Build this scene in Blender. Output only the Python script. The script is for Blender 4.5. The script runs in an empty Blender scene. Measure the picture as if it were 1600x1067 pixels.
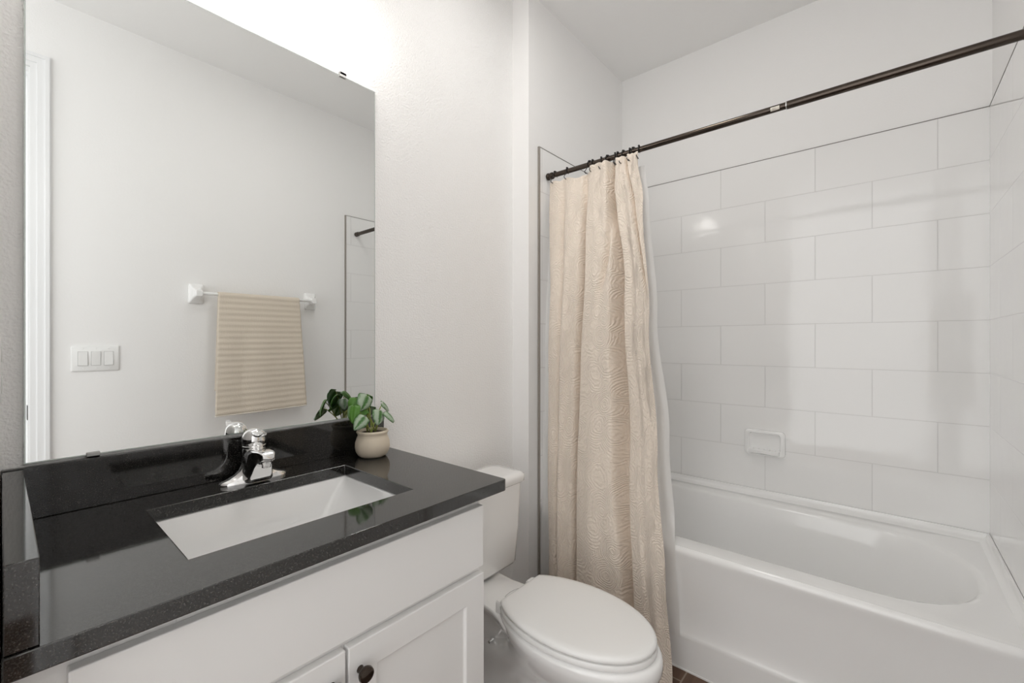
import bpy, bmesh, math, random
from mathutils import Vector, Matrix, noise as mnoise
C = bpy.context.scene.collection
S = bpy.context.scene
PI = math.pi
random.seed(7)

# ------------------------------------------------------------------ camera, world, exposure
cam_d = bpy.data.cameras.new('camera'); cam = bpy.data.objects.new('camera', cam_d); C.objects.link(cam)
cam_d.sensor_width = 36.0
cam_d.lens = 685.0 / 1600.0 * 36.0
cam_d.clip_start = 0.02
cam.location = (-0.0008, -1.3302, 1.22)
cam.rotation_euler = (PI / 2, 0, math.radians(40.5785) - PI / 2)
S.camera = cam
S.view_settings.view_transform = 'Standard'
S.view_settings.look = 'None'
S.view_settings.gamma = 1.0
S.view_settings.use_curve_mapping = False
S.view_settings.exposure = 0.10
S.cycles.max_bounces = 14
S.cycles.diffuse_bounces = 7
S.cycles.glossy_bounces = 6
S.cycles.sample_clamp_indirect = 6.0
S.cycles.caustics_reflective = False
S.cycles.caustics_refractive = False
W = bpy.data.worlds.new('daylight from the entry'); S.world = W
W.use_nodes = True
W.node_tree.nodes['Background'].inputs[0].default_value = (1.0, 0.998, 0.99, 1)
W.node_tree.nodes['Background'].inputs[1].default_value = 2.0
SHADE_EMIT = 5.5
CEIL = (1.13, -0.64)
ld = bpy.data.lights.new('added_fill_lamp', 'AREA'); ld.shape = 'DISK'; ld.size = 0.26; ld.energy = 4.0; ld.color = (1.0, 0.975, 0.945)  # added fill lamp, brightens the lower room from above the frame
lo = bpy.data.objects.new('added_fill_lamp', ld); C.objects.link(lo); lo.location = (CEIL[0], CEIL[1], 2.762)



# ------------------------------------------------------------------ materials
def mat(name, col=(0.8, 0.8, 0.8), rough=0.5, metal=0.0, ior=1.5, coat=0.0, spec=None):
    m = bpy.data.materials.new(name); m.use_nodes = True
    b = m.node_tree.nodes['Principled BSDF']
    b.inputs['Base Color'].default_value = (*col, 1)
    b.inputs['Roughness'].default_value = rough
    b.inputs['Metallic'].default_value = metal
    b.inputs['IOR'].default_value = ior
    b.inputs['Coat Weight'].default_value = coat
    b.inputs['Coat Roughness'].default_value = 0.05
    if spec is not None: b.inputs['Specular IOR Level'].default_value = spec
    return m


def nodes(m): return m.node_tree.nodes, m.node_tree.links, m.node_tree.nodes['Principled BSDF']


def N(m, t, **kw):
    n = m.node_tree.nodes.new(t)
    for k, v in kw.items():
        if k in n.inputs: n.inputs[k].default_value = v
        else: setattr(n, k, v)
    return n


def bump_noise(m, scale, dist, strength=1.0, detail=2.0, coord='Object', rough=0.5):
    ns, L, b = nodes(m)
    tc = N(m, 'ShaderNodeTexCoord'); nz = N(m, 'ShaderNodeTexNoise', Scale=scale, Detail=detail, Roughness=rough)
    bp = N(m, 'ShaderNodeBump', Strength=strength, Distance=dist)
    L.new(tc.outputs[coord], nz.inputs['Vector']); L.new(nz.outputs['Fac'], bp.inputs['Height']); L.new(bp.outputs['Normal'], b.inputs['Normal'])
    return nz, bp


M = {}
M['wall'] = mat('wall_paint', (0.895, 0.89, 0.883), 0.6, spec=0.35); bump_noise(M['wall'], 165, 0.0022, 1.0, 1.5)
M['wall_smooth'] = mat('alcove_wall_paint', (0.895, 0.89, 0.883), 0.6, spec=0.3); bump_noise(M['wall_smooth'], 130, 0.0008, 0.5, 1.5)
M['ceiling'] = mat('ceiling_paint', (0.90, 0.897, 0.89), 0.8, spec=0.2); bump_noise(M['ceiling'], 60, 0.001, 0.5)
M['trim'] = mat('white_trim_paint', (0.83, 0.835, 0.84), 0.35)
M['cabinet'] = mat('white_cabinet_paint', (0.83, 0.827, 0.82), 0.42); bump_noise(M['cabinet'], 400, 0.0002, 0.3)
M['ceramic'] = mat('white_ceramic', (0.89, 0.89, 0.884), 0.08, coat=0.4)
M['tubwhite'] = mat('white_tub_enamel', (0.89, 0.89, 0.884), 0.16, coat=0.35)
M['plastic'] = mat('white_plastic', (0.86, 0.86, 0.85), 0.25)
M['switchwhite'] = mat('switch_plastic', (0.84, 0.84, 0.83), 0.35)
M['chrome'] = mat('chrome', (0.88, 0.88, 0.88), 0.06, 1.0)
M['steel'] = mat('brushed_steel', (0.55, 0.55, 0.54), 0.3, 1.0)
M['bronze'] = mat('dark_bronze', (0.075, 0.060, 0.050), 0.17, 0.9); bump_noise(M['bronze'], 300, 0.0001, 0.2)
M['black'] = mat('black_metal', (0.015, 0.014, 0.013), 0.35, 0.3)
M['edge'] = mat('tile_edge_trim', (0.34, 0.31, 0.28), 0.35, 0.4)
M['line'] = mat('dark_tile_edge_line', (0.15, 0.135, 0.12), 0.5)
M['gap'] = mat('rocker_gap', (0.45, 0.45, 0.44), 0.6)
M['grey'] = mat('dark_grey_metal', (0.2, 0.2, 0.2), 0.3, 1.0)  # grey metal of the sink's overflow ring
M['clip'] = mat('clip_metal', (0.5, 0.5, 0.49), 0.35, 0.5)
M['sticker'] = mat('paper_sticker', (0.72, 0.68, 0.60), 0.6)
M['ink'] = mat('sticker_ink', (0.22, 0.18, 0.14), 0.7)
M['mirror'] = mat('mirror_silver', (0.89, 0.905, 0.90), 0.0, 1.0)
M['glassedge'] = mat('polished_glass_edge', (0.62, 0.68, 0.65), 0.1, 0.3)
M['stem'] = mat('plant_stem', (0.36, 0.42, 0.10), 0.5)
M['soil'] = mat('potting_soil', (0.05, 0.03, 0.018), 0.95); bump_noise(M['soil'], 300, 0.004, 1.0)
M['pot'] = mat('beige_clay', (0.73, 0.64, 0.51), 0.6)
bump_noise(M['pot'], 250, 0.0005, 0.5)
M['rubber'] = mat('black_rubber', (0.02, 0.02, 0.02), 0.6)

# granite
m = M['granite'] = mat('black_speckled_granite', (0.01, 0.01, 0.01), 0.06, ior=1.8)
ns, L, b = nodes(m)
tc = N(m, 'ShaderNodeTexCoord'); v1 = N(m, 'ShaderNodeTexVoronoi', Scale=700.0); n1 = N(m, 'ShaderNodeTexNoise', Scale=480.0, Detail=2.0)
L.new(tc.outputs['Object'], v1.inputs['Vector']); L.new(tc.outputs['Object'], n1.inputs['Vector'])
r1 = N(m, 'ShaderNodeValToRGB'); r1.color_ramp.elements[0].position = 0.46; r1.color_ramp.elements[0].color = (0.005, 0.005, 0.005, 1)
r1.color_ramp.elements[1].position = 0.70; r1.color_ramp.elements[1].color = (0.046, 0.043, 0.038, 1)
L.new(n1.outputs['Fac'], r1.inputs['Fac'])
sp = N(m, 'ShaderNodeSeparateColor'); L.new(v1.outputs['Color'], sp.inputs['Color'])
gt = N(m, 'ShaderNodeMath', operation='GREATER_THAN'); gt.inputs[1].default_value = 0.985; L.new(sp.outputs[0], gt.inputs[0])
mx = N(m, 'ShaderNodeMix', data_type='RGBA'); L.new(gt.outputs[0], mx.inputs['Factor']); L.new(r1.outputs['Color'], mx.inputs['A']); mx.inputs['B'].default_value = (0.07, 0.066, 0.06, 1)
L.new(mx.outputs['Result'], b.inputs['Base Color'])

# wall tile: running bond, rows counted up from the tub flange
def tile_mat(name, axis, off, rough=0.10, wave=0.35):
    m = mat(name, (0.80, 0.795, 0.775), rough, coat=0.4)
    ns, L, b = nodes(m)
    tc = N(m, 'ShaderNodeTexCoord'); sx = N(m, 'ShaderNodeSeparateXYZ'); L.new(tc.outputs['Object'], sx.inputs[0])
    cu = N(m, 'ShaderNodeMath', operation='MULTIPLY_ADD'); cu.inputs[1].default_value = -1.0; cu.inputs[2].default_value = off
    L.new(sx.outputs[axis], cu.inputs[0])
    cz = N(m, 'ShaderNodeMath', operation='SUBTRACT'); cz.inputs[1].default_value = 0.483; L.new(sx.outputs['Z'], cz.inputs[0])
    cb = N(m, 'ShaderNodeCombineXYZ'); L.new(cu.outputs[0], cb.inputs['X']); L.new(cz.outputs[0], cb.inputs['Y'])
    br = N(m, 'ShaderNodeTexBrick', Scale=1.0)
    br.offset = 0.5; br.offset_frequency = 2; br.squash = 1.0
    br.inputs['Mortar Size'].default_value = 0.0016; br.inputs['Mortar Smooth'].default_value = 0.25
    br.inputs['Brick Width'].default_value = 0.411; br.inputs['Row Height'].default_value = 0.2049
    br.inputs['Color1'].default_value = (0.88, 0.877, 0.87, 1); br.inputs['Color2'].default_value = (0.87, 0.867, 0.86, 1)
    br.inputs['Mortar'].default_value = (0.75, 0.745, 0.735, 1)
    L.new(cb.outputs[0], br.inputs['Vector']); L.new(br.outputs['Color'], b.inputs['Base Color'])
    nz = N(m, 'ShaderNodeTexNoise', Scale=9.0, Detail=2.0); L.new(tc.outputs['Object'], nz.inputs['Vector'])
    b1 = N(m, 'ShaderNodeBump', Strength=wave, Distance=0.004); L.new(nz.outputs['Fac'], b1.inputs['Height'])
    b2 = N(m, 'ShaderNodeBump', Strength=0.8, Distance=0.0012); b2.invert = True
    L.new(br.outputs['Fac'], b2.inputs['Height']); L.new(b1.outputs['Normal'], b2.inputs['Normal']); L.new(b2.outputs['Normal'], b.inputs['Normal'])
    return m
M['tile_y'] = tile_mat('white_wall_tile', 'Y', -0.663 + 0.411 * 3)
M['tile_x'] = tile_mat('white_end_wall_tile', 'X', 2.47 + 0.411, 0.05, 0.06)

# floor: brown wood look planks
m = M['floor'] = mat('brown_plank_tile', (0.12, 0.07, 0.045), 0.4)
ns, L, b = nodes(m)
tc = N(m, 'ShaderNodeTexCoord'); mp = N(m, 'ShaderNodeMapping'); mp.inputs['Rotation'].default_value = (0, 0, 0); mp.inputs['Location'].default_value = (0.21, 0.008, 0)
br = N(m, 'ShaderNodeTexBrick', Scale=1.0); br.offset = 0.35
br.inputs['Brick Width'].default_value = 0.90; br.inputs['Row Height'].default_value = 0.152; br.inputs['Mortar Size'].default_value = 0.003
br.inputs['Color1'].default_value = (0.115, 0.062, 0.038, 1); br.inputs['Color2'].default_value = (0.165, 0.092, 0.056, 1); br.inputs['Mortar'].default_value = (0.30, 0.24, 0.19, 1)
nz = N(m, 'ShaderNodeTexNoise', Scale=14.0, Detail=5.0); mp2 = N(m, 'ShaderNodeMapping'); mp2.inputs['Scale'].default_value = (0.25, 3, 1)
mx = N(m, 'ShaderNodeMix', data_type='RGBA', blend_type='MULTIPLY'); mx.inputs['Factor'].default_value = 0.7
rr = N(m, 'ShaderNodeValToRGB'); rr.color_ramp.elements[0].position = 0.3; rr.color_ramp.elements[0].color = (0.45, 0.42, 0.4, 1); rr.color_ramp.elements[1].position = 0.7
L.new(tc.outputs['Object'], mp.inputs['Vector']); L.new(mp.outputs[0], br.inputs['Vector']); L.new(tc.outputs['Object'], mp2.inputs['Vector']); L.new(mp2.outputs[0], nz.inputs['Vector'])
L.new(nz.outputs['Fac'], rr.inputs['Fac']); L.new(br.outputs['Color'], mx.inputs['A']); L.new(rr.outputs['Color'], mx.inputs['B']); L.new(mx.outputs['Result'], b.inputs['Base Color'])

# curtain cloth: wavy puckered ridges running along the contours of a noise field
def cloth_mat(name, col, freq, nscale, dist, sheen=0.2):
    m = mat(name, col, 0.85, spec=0.2); ns, L, b = nodes(m)
    b.inputs['Sheen Weight'].default_value = sheen
    tc = N(m, 'ShaderNodeTexCoord'); mp = N(m, 'ShaderNodeMapping'); mp.inputs['Scale'].default_value = (1.0, 1.0, 1.0)
    nz = N(m, 'ShaderNodeTexVoronoi', Scale=nscale); nz.feature = 'F1'
    ws = N(m, 'ShaderNodeTexNoise', Scale=70.0, Detail=2.0)
    dn = N(m, 'ShaderNodeTexNoise', Scale=11.0, Detail=1.0); dm = N(m, 'ShaderNodeVectorMath', operation='MULTIPLY_ADD'); dm.inputs[1].default_value = (0.045, 0.045, 0.0)
    L.new(tc.outputs['UV'], mp.inputs['Vector']); L.new(mp.outputs[0], dn.inputs['Vector']); L.new(dn.outputs['Color'], dm.inputs[0]); L.new(mp.outputs[0], dm.inputs[2])
    L.new(dm.outputs[0], nz.inputs['Vector']); L.new(tc.outputs['UV'], ws.inputs['Vector'])
    mu = N(m, 'ShaderNodeMath', operation='MULTIPLY'); mu.inputs[1].default_value = freq; L.new(nz.outputs['Distance'], mu.inputs[0])
    ma = N(m, 'ShaderNodeMath', operation='MULTIPLY_ADD'); ma.inputs[1].default_value = 7.0; L.new(ws.outputs['Fac'], ma.inputs[0]); L.new(mu.outputs[0], ma.inputs[2])
    sn = N(m, 'ShaderNodeMath', operation='SINE'); L.new(ma.outputs[0], sn.inputs[0])
    ad = N(m, 'ShaderNodeMath', operation='MULTIPLY_ADD'); ad.inputs[1].default_value = 2.6
    mp2 = N(m, 'ShaderNodeMapping'); mp2.inputs['Scale'].default_value = (150.0, 85.0, 1.0); fn = N(m, 'ShaderNodeTexNoise', Scale=1.0, Detail=1.5); L.new(tc.outputs['UV'], mp2.inputs['Vector']); L.new(mp2.outputs[0], fn.inputs['Vector'])
    L.new(fn.outputs['Fac'], ad.inputs[0]); sc_ = N(m, 'ShaderNodeMath', operation='MULTIPLY'); sc_.inputs[1].default_value = 0.7; L.new(sn.outputs[0], sc_.inputs[0]); L.new(sc_.outputs[0], ad.inputs[2])
    bp = N(m, 'ShaderNodeBump', Strength=1.0, Distance=dist); L.new(ad.outputs[0], bp.inputs['Height']); L.new(bp.outputs['Normal'], b.inputs['Normal'])
    return m
M['curtain'] = cloth_mat('beige_puckered_cloth', (0.79, 0.70, 0.605), 84.0, 9.0, 0.0010)
M['towel'] = mat('beige_terry', (0.75, 0.67, 0.565), 0.95, spec=0.1); bump_noise(M['towel'], 260, 0.003, 1.0, 3.0)
M['towelhem'] = mat('pale_towel_hem', (0.78, 0.74, 0.67), 0.9); bump_noise(M['towelhem'], 500, 0.0008, 0.6)

m = M['liner'] = bpy.data.materials.new('translucent_white_liner'); m.use_nodes = True
nt = m.node_tree; nt.nodes.clear()
o = nt.nodes.new('ShaderNodeOutputMaterial'); d = nt.nodes.new('ShaderNodeBsdfPrincipled'); t = nt.nodes.new('ShaderNodeBsdfTranslucent'); a = nt.nodes.new('ShaderNodeAddShader'); x = nt.nodes.new('ShaderNodeMixShader'); x2 = nt.nodes.new('ShaderNodeMixShader'); tr = nt.nodes.new('ShaderNodeBsdfTransparent')
d.inputs['Base Color'].default_value = (0.92, 0.915, 0.905, 1); d.inputs['Roughness'].default_value = 0.3; t.inputs[0].default_value = (0.93, 0.92, 0.91, 1); x.inputs[0].default_value = 0.35
x2.inputs[0].default_value = 0.12
nt.links.new(d.outputs[0], x.inputs[1]); nt.links.new(t.outputs[0], x.inputs[2]); nt.links.new(x.outputs[0], x2.inputs[1]); nt.links.new(tr.outputs[0], x2.inputs[2]); nt.links.new(x2.outputs[0], o.inputs[0])

m = M['shade'] = mat('frosted_lit_glass', (0.95, 0.94, 0.92), 0.3); ns, L, b = nodes(m)
b.inputs['Emission Color'].default_value = (1.0, 0.965, 0.925, 1); b.inputs['Emission Strength'].default_value = SHADE_EMIT

m = M['lens'] = mat('fill_light_diffuser', (0.95, 0.95, 0.95), 0.4); ns, L, b = nodes(m)
b.inputs['Emission Color'].default_value = (1.0, 0.97, 0.93, 1); b.inputs['Emission Strength'].default_value = 2.0  # glowing face of the added ceiling fill

# leaf: dark veins and silver bands laid out along the leaf's own UV
m = M['leaf'] = mat('striped_peperomia_leaf', (0.1, 0.25, 0.05), 0.35); ns, L, b = nodes(m)
tc = N(m, 'ShaderNodeTexCoord'); sx = N(m, 'ShaderNodeSeparateXYZ'); L.new(tc.outputs['UV'], sx.inputs[0])
ab = N(m, 'ShaderNodeMath', operation='ABSOLUTE'); L.new(sx.outputs['Y'], ab.inputs[0])
wv = N(m, 'ShaderNodeMath', operation='MULTIPLY'); wv.inputs[1].default_value = 2 * PI * 0.95; L.new(ab.outputs[0], wv.inputs[0])
co = N(m, 'ShaderNodeMath', operation='COSINE'); L.new(wv.outputs[0], co.inputs[0])
nz = N(m, 'ShaderNodeTexNoise', Scale=160.0, Detail=3.0); L.new(tc.outputs['Object'], nz.inputs['Vector'])
ad = N(m, 'ShaderNodeMath', operation='MULTIPLY_ADD'); ad.inputs[1].default_value = -0.5; L.new(co.outputs[0], ad.inputs[0]); L.new(nz.outputs['Fac'], ad.inputs[2])
rp = N(m, 'ShaderNodeValToRGB'); rp.color_ramp.elements[0].position = 0.10; rp.color_ramp.elements[0].color = (0.055, 0.17, 0.035, 1)
rp.color_ramp.elements[1].position = 0.78; rp.color_ramp.elements[1].color = (0.40, 0.50, 0.37, 1)
L.new(ad.outputs[0], rp.inputs['Fac']); L.new(rp.outputs['Color'], b.inputs['Base Color'])
m = M['leafgreen'] = mat('plain_green_leaf', (0.075, 0.22, 0.02), 0.35); bump_noise(m, 200, 0.0006, 0.5)


# ------------------------------------------------------------------ helpers
def root(name, label, cat, loc, group=None):
    o = bpy.data.objects.new(name, None); C.objects.link(o); o.location = loc; o.empty_display_size = 0.05
    o['label'] = label; o['category'] = cat
    if group: o['group'] = group
    return o


def origin_of(o):
    v = Vector((0, 0, 0))
    while o is not None: v += o.location; o = o.parent
    return v


def obj(name, bm, m, parent=None, smooth=40, label=None, loc=None, cat=None, group=None, kind=None, bevel=0, seg=2):
    """link one mesh; the bmesh is in world space, its origin moves to the parent's base (or loc)"""
    off = origin_of(parent) if parent else Vector(loc or (0, 0, 0))
    bmesh.ops.recalc_face_normals(bm, faces=bm.faces[:])
    for v in bm.verts: v.co -= off
    me = bpy.data.meshes.new(name); bm.to_mesh(me); bm.free()
    o = bpy.data.objects.new(name, me); C.objects.link(o)
    if isinstance(m, (list, tuple)):
        for k in m: me.materials.append(k)
    else: me.materials.append(m)
    if smooth is not None:
        for p in me.polygons: p.use_smooth = True
        if smooth < 180: me.set_sharp_from_angle(angle=math.radians(smooth))
    if parent: o.parent = parent
    elif loc: o.location = loc
    if label: o['label'] = label
    if cat: o['category'] = cat
    if group: o['group'] = group
    if kind: o['kind'] = kind
    if bevel:
        bv = o.modifiers.new('bevel', 'BEVEL'); bv.width = bevel; bv.segments = seg; bv.limit_method = 'ANGLE'; bv.angle_limit = math.radians(35)
        bv.harden_normals = False
    return o


def box(bm, x0, x1, y0, y1, z0, z1):
    vs = [bm.verts.new((x, y, z)) for z in (z0, z1) for x, y in ((x0, y0), (x1, y0), (x1, y1), (x0, y1))]
    for f in ((3, 2, 1, 0), (4, 5, 6, 7), (0, 1, 5, 4), (1, 2, 6, 5), (2, 3, 7, 6), (3, 0, 4, 7)): bm.faces.new([vs[i] for i in f])
    return vs


def bx(*a):
    bm = bmesh.new(); box(bm, *a); return bm


def loft(bm, loops, cap0=True, cap1=True, closed=True):
    rings = [[bm.verts.new(p) for p in lp] for lp in loops]
    n = len(rings[0])
    for a, b in zip(rings, rings[1:]):
        for i in range(n if closed else n - 1):
            j = (i + 1) % n
            bm.faces.new((a[i], a[j], b[j], b[i]))
    if cap0: bm.faces.new(rings[0][::-1])
    if cap1: bm.faces.new(rings[-1])
    return rings


def lathe(bm, prof, c, axis='z', n=32, cap0=True, cap1=True):
    """prof: (radius, height) along axis from c"""
    loops = []
    for r, h in prof:
        lp = []
        for i in range(n):
            t = 2 * PI * i / n; u, v = r * math.cos(t), r * math.sin(t)
            lp.append({'z': (c[0] + u, c[1] + v, c[2] + h), 'y': (c[0] + u, c[1] + h, c[2] + v), 'x': (c[0] + h, c[1] + u, c[2] + v)}[axis])
        loops.append(lp)
    loft(bm, loops, cap0, cap1)


def tube(bm, pts, r, n=10, cap=True):
    pts = [Vector(p) for p in pts]; rs = r if isinstance(r, (list, tuple)) else [r] * len(pts)
    loops = []; up = Vector((0.13, 0.31, 0.94)).normalized(); prev = None
    for i, p in enumerate(pts):
        t = (pts[min(i + 1, len(pts) - 1)] - pts[max(i - 1, 0)]).normalized()
        if prev is None: a = t.orthogonal().normalized()
        else: a = (prev - t * prev.dot(t)).normalized()
        prev = a; b = t.cross(a)
        loops.append([p + (a * math.cos(2 * PI * k / n) + b * math.sin(2 * PI * k / n)) * rs[i] for k in range(n)])
    loft(bm, loops, cap, cap)


def rrect(cx, cy, hx, hy, r, z, n=6, inset=None):
    """rounded rectangle loop in the xy plane"""
    r = max(1e-4, min(r, hx - 1e-4, hy - 1e-4)); out = []
    for sx, sy, a0 in ((1, 1, 0), (-1, 1, PI / 2), (-1, -1, PI), (1, -1, 1.5 * PI)):
        for k in range(n + 1):
            a = a0 + PI / 2 * k / n
            out.append((cx + sx * (hx - r) + r * math.cos(a), cy + sy * (hy - r) + r * math.sin(a), z))
    return out


def smooth(a, b, x):
    t = min(1, max(0, (x - a) / (b - a))); return t * t * (3 - 2 * t)


def lerp(a, b, t): return a + (b - a) * t


def interp(knots, x):
    if x <= knots[0][0]: return knots[0][1]
    for (x0, y0), (x1, y1) in zip(knots, knots[1:]):
        if x <= x1: return lerp(y0, y1, smooth(x0, x1, x))
    return knots[-1][1]


# ------------------------------------------------------------------ the room
XW, XT, XB, YE, YN = 1.556, 1.633, 2.470, -0.1037, -1.628
ZC, ZT, ZF = 2.81, 2.122, 0.483
def struct(name, bm, m, **k): return obj(name, bm, m, kind='structure', smooth=None, **k)
struct('floor', bx(-1.3, 2.60, -2.80, 0.12, -0.06, 0.0), M['floor'])
struct('ceiling', bx(-1.3, 2.60, -2.80, 0.12, ZC, ZC + 0.06), M['ceiling'])
struct('wall_back', bx(-0.13, 1.70, 0.0, 0.12, 0.0, ZC), M['wall'])
struct('wall_end', bx(XW, 2.60, YE + 0.008, 0.0, 0.0, ZC), M['wall_smooth'])
struct('wall_right', bx(XB + 0.008, 2.60, YN - 0.15, YE + 0.008, 0.0, ZC), M['wall_smooth'])
struct('wall_left', bx(-0.13, -0.004, -0.60, 0.0, 0.0, ZC), M['wall'])
bm = bmesh.new(); box(bm, 0.0975, XB + 0.008, YN - 0.12, YN - 0.008, 0.0, ZC); box(bm, -1.3, 0.0975, YN - 0.12, YN - 0.008, 2.46, ZC); box(bm, -1.3, -0.74, YN - 0.12, YN - 0.008, 0, 2.46)
struct('wall_front', bm, M['wall_smooth'])
struct('wall_hall_added', bx(-1.3, 1.6, -2.80, -2.70, 0.0, ZC), M['wall_smooth'])  # unseen hall wall, added to cut world light through the doorway
# tile fields of the tub alcove
struct('wall_tile_end', bx(XT, XB, YE, YE + 0.008, ZF - 0.01, ZT), M['tile_x'])
struct('wall_tile_right', bx(XB, XB + 0.008, YN, YE, ZF - 0.01, ZT), M['tile_y'])
struct('wall_tile_front', bx(XT - 0.02, XB, YN - 0.008, YN, ZF - 0.01, ZT), M['tile_x'])
bm = bmesh.new(); box(bm, XT - 0.009, XT, YE - 0.001, YE + 0.008, 0.0, ZT + 0.003); struct('trim_1', bm, M['edge'])
bm = bmesh.new(); box(bm, XT, XB, YE - 0.0008, YE + 0.008, ZT, ZT + 0.0028); struct('trim_2', bm, M['line'])
bm = bmesh.new(); box(bm, XB - 0.0008, XB + 0.008, YN, YE, ZT, ZT + 0.0028); struct('trim_3', bm, M['line'])
bm = bmesh.new(); box(bm, XT - 0.029, XT - 0.02, YN - 0.008, YN + 0.001, 0.0, ZT + 0.003); struct('trim_4', bm, M['edge'])
bm = bmesh.new(); box(bm, XT - 0.02, XB, YN - 0.008, YN + 0.0008, ZT, ZT + 0.0028); struct('trim_5', bm, M['line'])
# baseboards
def baseboard(name, x0, x1, y0, y1):
    struct(name, bx(x0, x1, y0, y1, 0, 0.085), M['trim'])
baseboard('baseboard_back', 0.83, XW, -0.012, 0.0)
baseboard('baseboard_end', XW - 0.012, XW, YE - 0.004, -0.012)
baseboard('baseboard_front', 0.16, XT - 0.03, YN - 0.008, YN + 0.004)
# doorway in the wall across from the mirror: jamb and stepped casing
d = obj('door_1', bx(0.080, 0.0975, YN - 0.125, YN - 0.002, 0, 2.46), M['trim'], kind='structure', smooth=None)
bm = bmesh.new()
for x0, x1, t in ((0.0865, 0.109, 0.010), (0.109, 0.134, 0.015), (0.134, 0.148, 0.021), (0.148, 0.154, 0.011)):
    box(bm, x0, x1, YN - 0.008, YN - 0.008 + t, 0, 2.466 + (x1 - 0.0865))
    box(bm, -0.80, x0, YN - 0.008, YN - 0.008 + t, 2.466 + (x0 - 0.0865), 2.466 + (x1 - 0.0865))
obj('casing', bm, M['trim'], d, smooth=None)
obj('door_stop', bx(0.068, 0.080, YN - 0.10, YN - 0.055, 0, 2.44), M['trim'], d, smooth=None)
obj('head_jamb', bx(-0.74, 0.080, YN - 0.125, YN - 0.002, 2.44, 2.46), M['trim'], d, smooth=None)
obj('strike_plate', bx(0.0782, 0.0802, YN - 0.045, YN - 0.0012, 0.865, 0.93), M['black'], d, smooth=None, label='black strike plate')

# ------------------------------------------------------------------ added ceiling fill light, unseen above the frame
r = root('added_ceiling_fill', 'added round fill light on the ceiling, unseen above the frame', 'ceiling light', (CEIL[0], CEIL[1], ZC))
bm = bmesh.new(); lathe(bm, [(0.02, -0.001), (0.165, -0.001), (0.165, -0.022), (0.158, -0.028), (0.140, -0.030), (0.02, -0.030)], (CEIL[0], CEIL[1], ZC), n=48); obj('base', bm, M['plastic'], r)
bm = bmesh.new(); lathe(bm, [(0.139, -0.0305), (0.139, -0.036), (0.132, -0.041), (0.02, -0.044)], (CEIL[0], CEIL[1], ZC), n=48); obj('diffuser', bm, M['lens'], r)

# ------------------------------------------------------------------ vanity light
VLX = (0.158, 0.43, 0.702); VLY = -0.072
r = root('vanity_light', 'vanity light with frosted glass shades glowing on the wall above the mirror', 'light', (0.43, 0.0, 2.36))
bm = bmesh.new(); loft(bm, [[(x, -0.001, z) for x, z, _ in rrect(0.43, 2.385, 0.30, 0.055, 0.02, 0)], [(x, -0.022, z) for x, z, _ in rrect(0.43, 2.385, 0.30, 0.055, 0.02, 0)], [(x, -0.028, z) for x, z, _ in rrect(0.43, 2.385, 0.293, 0.048, 0.016, 0)]])
obj('back_plate', bm, M['steel'], r)
for x in VLX:
    bm = bmesh.new(); tube(bm, [(x, -0.020, 2.385), (x, -0.045, 2.387), (x, -0.064, 2.382), (x, VLY, 2.37), (x, VLY, 2.35)], 0.009); obj('arm', bm, M['steel'], r)
    bm = bmesh.new(); lathe(bm, [(0.018, 0.03), (0.030, 0.024), (0.034, 0.0), (0.031, 0.0)], (x, VLY, 2.326)); obj('socket_cup', bm, M['steel'], r)
    bm = bmesh.new(); lathe(bm, [(0.028, 0.196), (0.046, 0.188), (0.048, 0.175), (0.048, 0.022), (0.046, 0.010), (0.040, 0.003), (0.030, 0.0)], (x, VLY, 2.138)); obj('lamp_shade', bm, M['shade'], r, smooth=60, label='frosted white glass shade')

# ------------------------------------------------------------------ mirror
MX0, MX1, MZ0, MZ1 = 0.0305, 0.829, 0.972, 2.069
r = root('wall_mirror', 'large frameless wall mirror above the black backsplash', 'mirror', (0.43, 0, MZ0))
obj('glass', bx(MX0 + 0.002, MX1 - 0.002, -0.0062, -0.001, MZ0 + 0.002, MZ1 - 0.002), M['mirror'], r, smooth=None)
bm = bmesh.new()
for a in ((MX0, MX0 + 0.0022, MZ0, MZ1), (MX1 - 0.0022, MX1, MZ0, MZ1), (MX0 + 0.0022, MX1 - 0.0022, MZ0, MZ0 + 0.0022), (MX0 + 0.0022, MX1 - 0.0022, MZ1 - 0.0022, MZ1)):
    box(bm, a[0], a[1], -0.0062, -0.0005, a[2], a[3])
obj('polished_edge', bm, M['glassedge'], r, smooth=None)
for x, z, s in ((0.712, MZ1, 1), (0.132, MZ1, 1), (0.132, MZ0, -1)):
    bm = bmesh.new()
    box(bm, x - 0.011, x + 0.011, -0.011, -0.0065, z - s * 0.006 if s > 0 else z - 0.010, z + 0.010 if s > 0 else z + 0.006)
    box(bm, x - 0.011, x + 0.011, -0.011, -0.0005, (z + 0.0005) if s > 0 else z - 0.010, z + 0.010 if s > 0 else z - 0.0005)
    obj('mirror_clip', bm, M['clip'], r, smooth=None, bevel=0.0015)

# ------------------------------------------------------------------ outlet on the short left wall
r = root('wall_outlet', 'white outlet plate at the left edge, on the wall beside the mirror', 'outlet', (-0.004, -0.12, 1.17))
obj('cover_plate', bx(-0.004, 0.0005, -0.155, -0.085, 1.112, 1.228), M['switchwhite'], r, bevel=0.0015)
for z in (1.142, 1.198): obj('socket', bx(0.0004, 0.0022, -0.137, -0.103, z - 0.014, z + 0.014), M['switchwhite'], r, bevel=0.0008)

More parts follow.
